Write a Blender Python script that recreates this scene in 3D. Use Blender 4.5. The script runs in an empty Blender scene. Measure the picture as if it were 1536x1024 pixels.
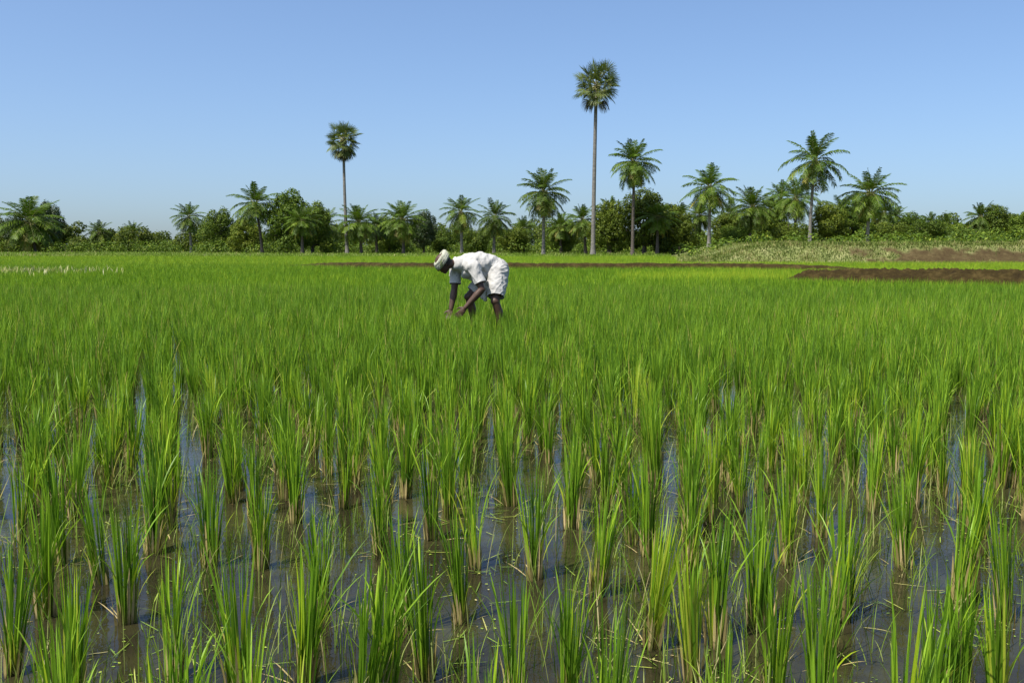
import bpy, bmesh, math, random
import numpy as np
from mathutils import Vector, Matrix, noise

rng = np.random.default_rng(7)
random.seed(7)
R = math.radians
PI = math.pi
sc = bpy.context.scene
COL = sc.collection

# ------------------------------------------------------------------ camera
FPX = 1451.0
CAM_Z = 1.2
PITCH = math.atan(145 / FPX)
cd = bpy.data.cameras.new('camera')
cam = bpy.data.objects.new('camera', cd)
COL.objects.link(cam)
cam.location = (0, 0, CAM_Z)
cam.rotation_euler = (PI / 2 - PITCH, 0, 0)
cd.sensor_width = 36
cd.lens = 36 * FPX / 1536
cd.clip_start = 0.05
cd.clip_end = 5000
sc.camera = cam


def gp(px, py, z=0.0):
    """where the sight line through a photo pixel meets height z"""
    a, b = (px - 768) / FPX, -(py - 512) / FPX
    d = Vector((a, math.cos(PITCH) + b * math.sin(PITCH), -math.sin(PITCH) + b * math.cos(PITCH)))
    t = (z - CAM_Z) / d.z
    return Vector((d.x * t, d.y * t, z))


def px_of(x, y, z):
    f = y * math.cos(PITCH) - (z - CAM_Z) * math.sin(PITCH)
    u = y * math.sin(PITCH) + (z - CAM_Z) * math.cos(PITCH)
    return 768 + FPX * x / f, 512 - FPX * u / f


# ------------------------------------------------------------------ light
SUN_EL, SUN_AZ = R(60), math.atan2(-0.66, -0.75)     # towards the sun: left and behind the camera
sd = Vector((math.cos(SUN_AZ) * math.cos(SUN_EL), math.sin(SUN_AZ) * math.cos(SUN_EL), math.sin(SUN_EL)))
w = bpy.data.worlds.new('World')
sc.world = w
w.use_nodes = True
nt = w.node_tree
nt.nodes.clear()
sky = nt.nodes.new('ShaderNodeTexSky')
sky.sky_type = 'NISHITA'
sky.sun_disc = False
sky.sun_elevation = SUN_EL
sky.sun_rotation = PI / 2 - SUN_AZ
sky.air_density = 0.9
sky.dust_density = 2.2
sky.ozone_density = 6.0
bg = nt.nodes.new('ShaderNodeBackground')
bg.inputs[1].default_value = 0.120
wo = nt.nodes.new('ShaderNodeOutputWorld')
stc = nt.nodes.new('ShaderNodeTexCoord')
smp = nt.nodes.new('ShaderNodeMapping')
smp.inputs['Location'].default_value = (0, 0, 0.03)
nt.links.new(stc.outputs['Generated'], smp.inputs[0])
nt.links.new(smp.outputs[0], sky.inputs[0])
nt.links.new(sky.outputs[0], bg.inputs[0])
nt.links.new(bg.outputs[0], wo.inputs[0])
ld = bpy.data.lights.new('sun', 'SUN')
ld.energy = 5.0
ld.angle = R(0.55)
ld.color = (1.0, 0.95, 0.87)
sun = bpy.data.objects.new('sun', ld)
COL.objects.link(sun)
sun.rotation_euler = sd.to_track_quat('Z', 'Y').to_euler()
sc.view_settings.view_transform = 'Standard'
sc.view_settings.look = 'None'
sc.view_settings.exposure = 0.68
sc.view_settings.gamma = 1.0
sc.render.engine = 'CYCLES'
sc.cycles.max_bounces = 8
sc.cycles.transparent_max_bounces = 8
sc.cycles.caustics_reflective = False
sc.cycles.caustics_refractive = False


# ------------------------------------------------------------------ object helpers
def tag(o, label=None, cat=None, group=None, kind=None):
    if label: o['label'] = label
    if cat: o['category'] = cat
    if group: o['group'] = group
    if kind: o['kind'] = kind
    return o


def empty(name, loc, rz=0.0):
    o = bpy.data.objects.new(name, None)
    COL.objects.link(o)
    o.location = loc
    o.rotation_euler = (0, 0, rz)
    o.empty_display_size = 0.2
    return o


def link(name, me, parent=None):
    o = bpy.data.objects.new(name, me)
    COL.objects.link(o)
    if parent is not None:
        o.parent = parent
    return o


def clone(src, parent=None):
    c = src.copy()
    COL.objects.link(c)
    if parent is not None:
        c.parent = parent
    for ch in list(src.children):
        clone(ch, c)
    return c


def mesh(name, V, F, mats, attrs=None, mi=None, smooth=False):
    """V (n,3), F (m,4) -> mesh"""
    me = bpy.data.meshes.new(name)
    V = np.asarray(V, np.float32)
    F = np.asarray(F, np.int32)
    k = F.shape[1]
    me.vertices.add(len(V))
    me.vertices.foreach_set('co', V.ravel())
    me.loops.add(F.size)
    me.loops.foreach_set('vertex_index', F.ravel())
    me.polygons.add(len(F))
    me.polygons.foreach_set('loop_start', np.arange(0, F.size, k, dtype=np.int32))
    me.polygons.foreach_set('loop_total', np.full(len(F), k, np.int32))
    if smooth:
        me.polygons.foreach_set('use_smooth', np.ones(len(F), bool))
    for m in (mats if isinstance(mats, (list, tuple)) else [mats]):
        me.materials.append(m)
    if mi is not None:
        me.polygons.foreach_set('material_index', np.asarray(mi, np.int32))
    for a, val in (attrs or {}).items():
        at = me.attributes.new(a, 'FLOAT', 'POINT')
        at.data.foreach_set('value', np.asarray(val, np.float32).ravel())
    me.update(calc_edges=True)
    return me


class Acc:
    """collects quads with two per-vertex values"""
    def __init__(s):
        s.V, s.F, s.t, s.a, s.m, s.n = [], [], [], [], [], 0

    def add(s, V, F, t, a, m=0):
        V = np.asarray(V, np.float32).reshape(-1, 3)
        s.V.append(V)
        s.F.append(np.asarray(F, np.int64) + s.n)
        s.t.append(np.broadcast_to(np.asarray(t, np.float32).ravel(), (len(V),)) if np.ndim(t) == 0 or np.size(t) == 1 else np.asarray(t, np.float32).ravel())
        s.a.append(np.asarray(a, np.float32).ravel() if np.size(a) > 1 else np.full(len(V), float(a), np.float32))
        s.m.append(np.full(len(F), m, np.int32))
        s.n += len(V)

    def build(s, name, mats, smooth=False):
        return mesh(name, np.concatenate(s.V), np.concatenate(s.F), mats,
                    {'tint': np.concatenate(s.t), 'along': np.concatenate(s.a)}, np.concatenate(s.m), smooth)


def ribbons(base, az, lean, bend, length, width, nseg, tint, twist=None, power=1.5, wprof=None, lift0=0.0):
    """blades that start at base, lean and bend towards az; returns arguments for Acc.add"""
    N = len(base)
    s = np.linspace(0, 1, nseg + 1)
    th = lean[:, None] + bend[:, None] * s[None, :] ** power
    ds = (length / nseg)[:, None]
    hz = np.concatenate([np.zeros((N, 1)), np.cumsum(np.sin((th[:, 1:] + th[:, :-1]) / 2) * ds, 1)], 1)
    vz = np.concatenate([np.zeros((N, 1)), np.cumsum(np.cos((th[:, 1:] + th[:, :-1]) / 2) * ds, 1)], 1)
    P = np.stack([base[:, None, 0] + hz * np.cos(az)[:, None], base[:, None, 1] + hz * np.sin(az)[:, None],
                  base[:, None, 2] + vz + lift0], -1)
    fa = az + PI / 2 + (twist if twist is not None else 0.0)
    wv = np.stack([np.cos(fa), np.sin(fa), np.zeros(N)], -1)
    if wprof is None:
        wprof = np.minimum(1, 0.55 + 1.6 * s) * np.sqrt(np.maximum(0.0, 1 - s ** 2.2)) + 0.03
    W = (width[:, None] * wprof[None, :] / 2)[..., None] * wv[:, None, :]
    V = np.stack([P - W, P + W], 2).reshape(-1, 3)
    i = (np.arange(N)[:, None] * (nseg + 1) + np.arange(nseg)[None, :]) * 2
    F = np.stack([i, i + 1, i + 3, i + 2], -1).reshape(-1, 4)
    return V, F, np.repeat(tint, (nseg + 1) * 2), np.tile(np.repeat(s, 2), N)


def tube(pts, rad, n=10):
    """tapered tube through pts; returns V, F (quads)"""
    P = np.asarray(pts, float)
    V, F = [], []
    for k in range(len(P)):
        t = P[min(k + 1, len(P) - 1)] - P[max(k - 1, 0)]
        t /= np.linalg.norm(t) + 1e-9
        u = np.cross(t, [0, 1, 0] if abs(t[1]) < 0.9 else [1, 0, 0])
        u /= np.linalg.norm(u)
        v = np.cross(t, u)
        for j in range(n):
            a = 2 * PI * j / n
            V.append(P[k] + rad[k] * (math.cos(a) * u + math.sin(a) * v))
    for k in range(len(P) - 1):
        for j in range(n):
            F.append((k * n + j, k * n + (j + 1) % n, (k + 1) * n + (j + 1) % n, (k + 1) * n + j))
    return np.array(V), np.array(F)


# ------------------------------------------------------------------ materials
def new_mat(name):
    m = bpy.data.materials.new(name)
    m.use_nodes = True
    t = m.node_tree
    t.nodes.clear()
    return m, t, t.nodes.new, t.links.new


def ramp(t, stops):
    r = t.nodes.new('ShaderNodeValToRGB')
    e = r.color_ramp.elements
    while len(e) < len(stops):
        e.new(0.5)
    for k, (p, c) in enumerate(stops):
        e[k].position = p
        e[k].color = (*c, 1) if len(c) == 3 else c
    return r


def leaf_mat(name, stops, base=None, base_end=0.3, transl=0.3, rough=0.45, spec=0.35, vary=0.0, hue=0.0, tr_col=(1.15, 1.2, 0.7)):
    m, t, N, L = new_mat(name)
    at = N('ShaderNodeAttribute'); at.attribute_name = 'tint'
    r = ramp(t, stops)
    L(at.outputs['Fac'], r.inputs[0])
    c = r.outputs[0]
    if base is not None:
        al = N('ShaderNodeAttribute'); al.attribute_name = 'along'
        mr = N('ShaderNodeMapRange')
        mr.inputs['From Min'].default_value = 0.0
        mr.inputs['From Max'].default_value = base_end
        mr.inputs['To Min'].default_value = 1.0
        mr.inputs['To Max'].default_value = 0.0
        L(al.outputs['Fac'], mr.inputs[0])
        mx = N('ShaderNodeMix'); mx.data_type = 'RGBA'
        L(mr.outputs[0], mx.inputs[0]); L(c, mx.inputs[6])
        mx.inputs[7].default_value = (*base, 1)
        c = mx.outputs[2]
    if vary:
        oi = N('ShaderNodeObjectInfo')
        hs = N('ShaderNodeHueSaturation')
        m1 = N('ShaderNodeMapRange')
        m1.inputs['To Min'].default_value = 1 - vary
        m1.inputs['To Max'].default_value = 1 + vary
        L(oi.outputs['Random'], m1.inputs[0]); L(m1.outputs[0], hs.inputs['Value'])
        if hue:
            m2 = N('ShaderNodeMapRange')
            m2.inputs['To Min'].default_value = 0.5 - hue
            m2.inputs['To Max'].default_value = 0.5 + hue * 0.6
            mm = N('ShaderNodeMath'); mm.operation = 'FRACT'
            ml = N('ShaderNodeMath'); ml.operation = 'MULTIPLY'; ml.inputs[1].default_value = 7.31
            L(oi.outputs['Random'], ml.inputs[0]); L(ml.outputs[0], mm.inputs[0]); L(mm.outputs[0], m2.inputs[0])
            L(m2.outputs[0], hs.inputs['Hue'])
        L(c, hs.inputs['Color'])
        c = hs.outputs[0]
    p = N('ShaderNodeBsdfPrincipled')
    L(c, p.inputs['Base Color'])
    p.inputs['Roughness'].default_value = rough
    p.inputs['Specular IOR Level'].default_value = spec
    tr = N('ShaderNodeBsdfTranslucent')
    mc = N('ShaderNodeMix'); mc.data_type = 'RGBA'; mc.blend_type = 'MULTIPLY'; mc.inputs[0].default_value = 1
    mc.inputs[7].default_value = (*tr_col, 1)
    L(c, mc.inputs[6]); L(mc.outputs[2], tr.inputs[0])
    ms = N('ShaderNodeMixShader'); ms.inputs[0].default_value = transl
    L(p.outputs[0], ms.inputs[1]); L(tr.outputs[0], ms.inputs[2])
    o = N('ShaderNodeOutputMaterial')
    L(ms.outputs[0], o.inputs[0])
    return m


def rough_mat(name, stops, scale=3.0, detail=8, rough=0.85, bump=0.4, bscale=None, coords='Object', stretch=(1, 1, 1), spec=0.3, bdist=0.02, vary=0):
    m, t, N, L = new_mat(name)
    tc = N('ShaderNodeTexCoord')
    mp = N('ShaderNodeMapping'); mp.inputs['Scale'].default_value = stretch
    L(tc.outputs[coords], mp.inputs[0])
    nz = N('ShaderNodeTexNoise'); nz.inputs['Scale'].default_value = scale; nz.inputs['Detail'].default_value = detail
    nz.inputs['Roughness'].default_value = 0.65
    L(mp.outputs[0], nz.inputs[0])
    r = ramp(t, stops)
    L(nz.outputs[0], r.inputs[0])
    p = N('ShaderNodeBsdfPrincipled')
    L(r.outputs[0], p.inputs['Base Color'])
    p.inputs['Roughness'].default_value = rough
    p.inputs['Specular IOR Level'].default_value = spec
    n2 = N('ShaderNodeTexNoise'); n2.inputs['Scale'].default_value = bscale or scale * 4; n2.inputs['Detail'].default_value = 6
    L(mp.outputs[0], n2.inputs[0])
    b = N('ShaderNodeBump'); b.inputs['Strength'].default_value = bump; b.inputs['Distance'].default_value = bdist
    L(n2.outputs[0], b.inputs['Height']); L(b.outputs[0], p.inputs['Normal'])
    o = N('ShaderNodeOutputMaterial')
    L(p.outputs[0], o.inputs[0])
    return m


M = {}
M['rice'] = leaf_mat('rice_blade', [(0.0, (0.052, 0.115, 0.007)), (0.45, (0.128, 0.252, 0.013)), (0.8, (0.250, 0.40, 0.026)), (0.93, (0.33, 0.44, 0.018)), (1.0, (0.38, 0.33, 0.09))],
                     base=(0.20, 0.20, 0.05), base_end=0.24, transl=0.34, rough=0.45, spec=0.28)
M['rice_far'] = leaf_mat('rice_blade_far', [(0.0, (0.060, 0.135, 0.007)), (0.5, (0.145, 0.275, 0.011)), (0.85, (0.265, 0.41, 0.022)), (1.0, (0.40, 0.46, 0.03))],
                         transl=0.34, rough=0.5, spec=0.2)
M['sheath'] = leaf_mat('rice_stem_sheath', [(0.0, (0.15, 0.125, 0.04)), (0.5, (0.33, 0.265, 0.10)), (0.8, (0.44, 0.345, 0.16)), (1.0, (0.24, 0.27, 0.055))],
                       base=(0.06, 0.045, 0.02), base_end=0.25, transl=0.12, rough=0.6, spec=0.25, tr_col=(1, 0.9, 0.6))
M['weed'] = leaf_mat('weed', [(0.0, (0.06, 0.11, 0.008)), (0.5, (0.13, 0.21, 0.012)), (0.8, (0.22, 0.26, 0.07)), (1.0, (0.34, 0.29, 0.14))], transl=0.25, rough=0.6, spec=0.2)
M['bankweed'] = leaf_mat('bank_weed', [(0.0, (0.045, 0.075, 0.010)), (0.5, (0.11, 0.15, 0.026)), (0.8, (0.19, 0.21, 0.06)), (1.0, (0.29, 0.25, 0.11))], transl=0.25, rough=0.7, spec=0.15)
M['straw'] = leaf_mat('dry_straw', [(0.0, (0.24, 0.27, 0.06)), (0.6, (0.38, 0.38, 0.14)), (1.0, (0.50, 0.48, 0.28))], transl=0.2, rough=0.7, spec=0.2, tr_col=(1, 1, 0.8))
M['floater'] = leaf_mat('floating_leaf', [(0.0, (0.08, 0.13, 0.02)), (0.5, (0.20, 0.30, 0.03)), (0.8, (0.34, 0.40, 0.06)), (1.0, (0.40, 0.32, 0.16))], transl=0.1, rough=0.4, spec=0.4)
M['frond'] = leaf_mat('coconut_frond', [(0.0, (0.030, 0.055, 0.009)), (0.5, (0.078, 0.135, 0.010)), (0.85, (0.17, 0.215, 0.018)), (1.0, (0.26, 0.25, 0.045))],
                      transl=0.26, rough=0.5, spec=0.2, vary=0.18)
M['dryfrond'] = leaf_mat('yellowed_frond', [(0.0, (0.10, 0.075, 0.028)), (0.5, (0.20, 0.19, 0.045)), (1.0, (0.32, 0.29, 0.06))], transl=0.25, rough=0.6, spec=0.2, vary=0.2, tr_col=(1.1, 1.0, 0.5))
M['fan'] = leaf_mat('palmyra_fan', [(0.0, (0.030, 0.050, 0.011)), (0.5, (0.080, 0.112, 0.022)), (0.85, (0.16, 0.18, 0.045)), (1.0, (0.26, 0.25, 0.08))],
                    transl=0.2, rough=0.5, spec=0.25)
M['deadfan'] = leaf_mat('withered_fan', [(0.0, (0.05, 0.048, 0.016)), (0.5, (0.10, 0.095, 0.03)), (1.0, (0.19, 0.17, 0.055))], transl=0.15, rough=0.7, spec=0.2, tr_col=(1, 0.9, 0.6))
M['stalk'] = leaf_mat('palm_stalk', [(0.0, (0.12, 0.13, 0.04)), (1.0, (0.28, 0.27, 0.10))], transl=0.05, rough=0.5, spec=0.3)
M['nut'] = leaf_mat('coconut_husk', [(0.0, (0.13, 0.14, 0.03)), (1.0, (0.30, 0.24, 0.06))], transl=0.0, rough=0.4, spec=0.4)
M['leaf'] = leaf_mat('broad_leaf', [(0.0, (0.030, 0.055, 0.007)), (0.5, (0.088, 0.138, 0.013)), (0.85, (0.18, 0.225, 0.022)), (1.0, (0.25, 0.27, 0.035))],
                     transl=0.28, rough=0.6, spec=0.18, vary=0.28, hue=0.018)
M['leafdark'] = leaf_mat('dark_broad_leaf', [(0.0, (0.014, 0.027, 0.006)), (0.6, (0.030, 0.054, 0.009)), (1.0, (0.070, 0.098, 0.016))], transl=0.15, rough=0.45, spec=0.35)
M['bark'] = rough_mat('palm_bark', [(0.3, (0.085, 0.08, 0.072)), (0.7, (0.22, 0.205, 0.18))], scale=2.0, stretch=(1.5, 1.5, 5), bump=0.6, bscale=9, bdist=0.05)
M['barkdark'] = rough_mat('dark_bark', [(0.3, (0.04, 0.032, 0.026)), (0.7, (0.13, 0.11, 0.09))], scale=3.0, stretch=(2, 2, 2), bump=0.6, bdist=0.05)
M['soil'] = rough_mat('turned_soil', [(0.25, (0.014, 0.009, 0.004)), (0.5, (0.030, 0.021, 0.006)), (0.75, (0.076, 0.055, 0.018))], scale=3.5, bump=0.8, bscale=14, bdist=0.05, rough=0.95, spec=0.1)
M['skin'] = rough_mat('dark_skin', [(0.3, (0.050, 0.027, 0.017)), (0.7, (0.078, 0.043, 0.027))], scale=9, bump=0.15, bscale=60, rough=0.48, spec=0.3, bdist=0.003)
M['cotton'] = rough_mat('white_cotton', [(0.3, (0.34, 0.33, 0.305)), (0.7, (0.44, 0.43, 0.405))], scale=6, bump=0.25, bscale=30, rough=0.9, spec=0.1, bdist=0.006)
M['trim'] = rough_mat('grey_seam', [(0.3, (0.36, 0.35, 0.33)), (0.7, (0.48, 0.47, 0.45))], scale=20, bump=0.1, rough=0.9, spec=0.1)
M['hair'] = rough_mat('short_hair', [(0.3, (0.010, 0.009, 0.008)), (0.7, (0.04, 0.038, 0.036))], scale=60, bump=0.5, rough=0.7, spec=0.2, bdist=0.004)
M['eye'] = rough_mat('eye', [(0.4, (0.02, 0.015, 0.012)), (0.6, (0.05, 0.04, 0.035))], scale=10, bump=0.0, rough=0.2)


def turban_mat():
    m, t, N, L = new_mat('turban_cloth')
    at = N('ShaderNodeAttribute'); at.attribute_name = 'tint'
    r = ramp(t, [(0.0, (0.26, 0.26, 0.19)), (0.55, (0.42, 0.42, 0.33)), (0.7, (0.16, 0.19, 0.08)), (1.0, (0.24, 0.27, 0.12))])
    L(at.outputs['Fac'], r.inputs[0])
    p = N('ShaderNodeBsdfPrincipled'); L(r.outputs[0], p.inputs['Base Color'])
    p.inputs['Roughness'].default_value = 0.9
    o = N('ShaderNodeOutputMaterial'); L(p.outputs[0], o.inputs[0])
    return m
M['turban'] = turban_mat()


def water_mat():
    m, t, N, L = new_mat('paddy_water')
    tc = N('ShaderNodeTexCoord')
    n1 = N('ShaderNodeTexNoise'); n1.inputs['Scale'].default_value = 1.6; n1.inputs['Detail'].default_value = 9; n1.inputs['Roughness'].default_value = 0.68
    L(tc.outputs['Object'], n1.inputs[0])
    r = ramp(t, [(0.30, (0.011, 0.009, 0.005)), (0.48, (0.021, 0.019, 0.009)), (0.60, (0.036, 0.035, 0.012)), (0.74, (0.062, 0.055, 0.022))])
    L(n1.outputs[0], r.inputs[0])
    p = N('ShaderNodeBsdfPrincipled')
    L(r.outputs[0], p.inputs['Base Color'])
    p.inputs['Roughness'].default_value = 0.035
    p.inputs['IOR'].default_value = 1.333
    p.inputs['Specular IOR Level'].default_value = 0.42
    n2 = N('ShaderNodeTexNoise'); n2.inputs['Scale'].default_value = 14; n2.inputs['Detail'].default_value = 3
    L(tc.outputs['Object'], n2.inputs[0])
    b = N('ShaderNodeBump'); b.inputs['Strength'].default_value = 0.10; b.inputs['Distance'].default_value = 0.02
    L(n2.outputs[0], b.inputs['Height']); L(b.outputs[0], p.inputs['Normal'])
    o = N('ShaderNodeOutputMaterial'); L(p.outputs[0], o.inputs[0])
    return m
M['water'] = water_mat()
M['ground'] = rough_mat('field_ground', [(0.3, (0.06, 0.085, 0.02)), (0.5, (0.11, 0.14, 0.035)), (0.75, (0.20, 0.19, 0.08))], scale=0.35, bump=0.5, bscale=3, rough=0.95, spec=0.1, bdist=0.1)


def bank_mat():
    m, t, N, L = new_mat('bank_earth')
    tc = N('ShaderNodeTexCoord')
    n1 = N('ShaderNodeTexNoise'); n1.inputs['Scale'].default_value = 1.3; n1.inputs['Detail'].default_value = 9; n1.inputs['Roughness'].default_value = 0.7
    L(tc.outputs['Object'], n1.inputs[0])
    soil = ramp(t, [(0.3, (0.036, 0.022, 0.010)), (0.52, (0.060, 0.044, 0.018)), (0.75, (0.11, 0.085, 0.038))])
    L(n1.outputs[0], soil.inputs[0])
    grs = ramp(t, [(0.3, (0.09, 0.115, 0.03)), (0.5, (0.17, 0.19, 0.065)), (0.72, (0.27, 0.25, 0.12))])
    L(n1.outputs[0], grs.inputs[0])
    at = N('ShaderNodeAttribute'); at.attribute_name = 'tint'
    mx = N('ShaderNodeMix'); mx.data_type = 'RGBA'
    L(at.outputs['Fac'], mx.inputs[0]); L(grs.outputs[0], mx.inputs[6]); L(soil.outputs[0], mx.inputs[7])
    p = N('ShaderNodeBsdfPrincipled'); L(mx.outputs[2], p.inputs['Base Color'])
    p.inputs['Roughness'].default_value = 0.95
    p.inputs['Specular IOR Level'].default_value = 0.1
    n2 = N('ShaderNodeTexNoise'); n2.inputs['Scale'].default_value = 6; n2.inputs['Detail'].default_value = 6
    L(tc.outputs['Object'], n2.inputs[0])
    b = N('ShaderNodeBump'); b.inputs['Strength'].default_value = 0.8; b.inputs['Distance'].default_value = 0.12
    L(n2.outputs[0], b.inputs['Height']); L(b.outputs[0], p.inputs['Normal'])
    o = N('ShaderNodeOutputMaterial'); L(p.outputs[0], o.inputs[0])
    return m
M['bank'] = bank_mat()

# ================================================================== the man (built first: his meshes are baked through modifiers)
ICO = None


def blob(bm, c, r, rot=None):
    """ellipsoid; r a number or three radii"""
    r = (r, r, r) if np.ndim(r) == 0 else r
    mat = Matrix.Translation(Vector(c)) @ (rot.to_4x4() if rot is not None else Matrix.Identity(4)) @ Matrix.Diagonal((r[0], r[1], r[2], 1))
    bmesh.ops.create_icosphere(bm, subdivisions=3 if max(r) > 0.05 else 2, radius=1.0, matrix=mat)


def chain(bm, pts, step=0.35):
    """tapering limb through (position, radius) stations"""
    for (p, a), (q, b) in zip(pts[:-1], pts[1:]):
        p, q = Vector(p), Vector(q)
        n = max(2, int((q - p).length / (min(a, b) * step)) + 1)
        for k in range(n + 1):
            t = k / n
            blob(bm, p.lerp(q, t), a + (b - a) * t)


def bake(name, bm, voxel, smooth=6, fold=None):
    me = bpy.data.meshes.new('raw')
    bm.to_mesh(me)
    bm.free()
    o = bpy.data.objects.new('raw', me)
    COL.objects.link(o)
    m = o.modifiers.new('r', 'REMESH'); m.mode = 'VOXEL'; m.voxel_size = voxel
    s = o.modifiers.new('s', 'SMOOTH'); s.factor = 0.5; s.iterations = smooth
    dg = bpy.context.evaluated_depsgraph_get()
    dg.update()
    out = bpy.data.meshes.new_from_object(o.evaluated_get(dg))
    out.name = name
    bpy.data.objects.remove(o)
    bpy.data.meshes.remove(me)
    if fold:
        out.update()
        co = [(v.co.copy(), v.normal.copy()) for v in out.vertices]
        for v, (c, n) in zip(out.vertices, co):
            v.co = c + n * fold(c)
    out.polygons.foreach_set('use_smooth', np.ones(len(out.polygons), bool))
    out.update()
    return out


MAN = Vector(((705 - 768) / FPX * 12.6, 12.6, 0))
man = empty('person', MAN)
tag(man, 'barefoot farmer in white shirt, white wrap and pale turban bending over the rice', 'person')

Lsh, Rsh = (0.055, -0.20, 0.925), (-0.185, 0.085, 0.915)
Lel, Lwr = (0.165, -0.27, 0.635), (-0.045, -0.30, 0.405)
Rel, Rwr = (-0.205, 0.02, 0.615), (-0.245, -0.06, 0.370)
Lhip, Lkn, Lan = (0.36, 0.02, 0.84), (0.335, -0.16, 0.475), (0.42, -0.08, -0.03)
Rhip, Rkn, Ran = (0.29, 0.18, 0.84), (-0.02, 0.10, 0.52), (0.06, 0.20, -0.03)
HC = Vector((-0.335, -0.155, 0.965))
crown = Vector((-0.62, -0.22, 0.755)).normalized()
face = Vector((-0.74, -0.10, -0.66))
face = (face - crown * face.dot(crown)).normalized()
left = crown.cross(face).normalized()          # the person's own left
HR = Matrix((face, left, crown)).transposed()


def hd(f, l, c):
    return HC + face * f + left * l + crown * c


b = bmesh.new()
blob(b, hd(-0.012, 0, 0.035), (0.098, 0.076, 0.088), HR)
blob(b, hd(0.022, 0, -0.035), (0.070, 0.062, 0.085), HR)
blob(b, hd(0.052, 0, -0.100), (0.032, 0.034, 0.028), HR)           # chin
chain(b, [(hd(0.086, 0, 0.015), 0.012), (hd(0.108, 0, -0.030), 0.015)])   # nose
for s in (-1, 1):
    blob(b, hd(0.100, s * 0.013, -0.034), 0.011)
    chain(b, [(hd(0.080, s * 0.014, 0.026), 0.013), (hd(0.070, s * 0.048, 0.028), 0.012)])   # brow
    blob(b, hd(0.058, s * 0.042, -0.028), (0.022, 0.024, 0.022), HR)      # cheek
    blob(b, hd(-0.012, s * 0.080, -0.012), (0.020, 0.010, 0.032), HR)     # ear
chain(b, [(hd(0.083, -0.018, -0.062), 0.009), (hd(0.090, 0, -0.060), 0.010), (hd(0.083, 0.018, -0.062), 0.009)])
chain(b, [(hd(0.080, -0.016, -0.075), 0.009), (hd(0.086, 0, -0.076), 0.010), (hd(0.080, 0.016, -0.075), 0.009)])
NB = Vector((-0.10, -0.055, 0.975))
chain(b, [(NB + Vector((0.05, 0.02, -0.01)), 0.072), (NB, 0.062), (hd(-0.03, 0, -0.05), 0.056)])
# trunk
chain(b, [((0.33, 0.10, 0.87), 0.125), ((0.20, 0.055, 0.945), 0.115), ((0.06, 0.0, 0.955), 0.135), ((-0.05, -0.045, 0.955), 0.10)])
chain(b, [(Lsh, 0.068), ((-0.05, -0.05, 0.955), 0.095), (Rsh, 0.068)])


def arm(sh, el, wr):
    chain(b, [(sh, 0.066), (Vector(sh).lerp(Vector(el), 0.45), 0.055), (el, 0.045)])
    chain(b, [(el, 0.045), (Vector(el).lerp(Vector(wr), 0.3), 0.050), (wr, 0.030)])


def hand(wr, d, palm_n, side):
    """palm and five bent fingers; d points along the hand, side towards the thumb"""
    wr, d, palm_n, side = Vector(wr), Vector(d).normalized(), Vector(palm_n).normalized(), Vector(side).normalized()
    rot = Matrix((d, side, d.cross(side))).transposed()
    blob(b, wr + d * 0.052, (0.052, 0.040, 0.017), rot)
    chain(b, [(wr, 0.024), (wr + d * 0.03, 0.022)])
    for k, ln in enumerate((0.072, 0.080, 0.075, 0.060)):
        r = wr + d * 0.092 + side * (0.030 - 0.020 * k)
        sp = side * (0.10 - 0.07 * k)
        p1 = r + (d + sp + palm_n * 0.25) * ln * 0.45
        p2 = p1 + (d * 0.75 + palm_n * 0.75) * ln * 0.33
        p3 = p2 + (d * 0.30 + palm_n * 0.95) * ln * 0.26
        chain(b, [(r - d * 0.015, 0.0098), (p1, 0.0090), (p2, 0.0082), (p3, 0.0068)])
    t0 = wr + d * 0.030 + side * 0.030
    t1 = t0 + (side * 0.75 + d * 0.65 + palm_n * 0.2) * 0.036
    t2 = t1 + (d * 0.9 + side * 0.1 + palm_n * 0.5) * 0.030
    chain(b, [(t0, 0.013), (t1, 0.0110), (t2, 0.0085)])


arm(Lsh, Lel, Lwr)
arm(Rsh, Rel, Rwr)
hand(Lwr, (-0.62, -0.05, -0.72), (-0.5, 0.55, -0.1), (-0.55, 0.1, 0.55))
hand(Rwr, (-0.25, -0.25, -0.90), (-0.35, -0.5, 0.1), (-0.8, 0.3, 0.15))
for hip, kn, an, fd in ((Lhip, Lkn, Lan, (-0.93, -0.30, 0)), (Rhip, Rkn, Ran, (-0.96, -0.2, 0))):
    H, K, A = Vector(hip), Vector(kn), Vector(an)
    back = -Vector(fd)
    chain(b, [(H, 0.095), (H.lerp(K, 0.5), 0.078), (K, 0.055)])
    blob(b, K + Vector(fd) * 0.012, 0.052)
    chain(b, [(K, 0.052), (K.lerp(A, 0.30) + back * 0.018, 0.056), (K.lerp(A, 0.65) + back * 0.008, 0.040), (A, 0.033)])
    F = Vector(fd)
    chain(b, [(A + back * 0.04 + Vector((0, 0, -0.05)), 0.034), (A + F * 0.08 + Vector((0, 0, -0.055)), 0.030), (A + F * 0.16 + Vector((0, 0, -0.075)), 0.022)])
    S = Vector((-F.y, F.x, 0))
    for k in range(5):
        q = A + F * 0.165 + S * (0.030 - 0.015 * k) + Vector((0, 0, -0.082))
        chain(b, [(q, 0.010), (q + F * (0.036 - 0.004 * abs(k - 1)), 0.009)])
body_me = bake('person_body', b, 0.0052, 5)
body_me.materials.append(M['skin'])
body = link('body', body_me, man)


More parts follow.
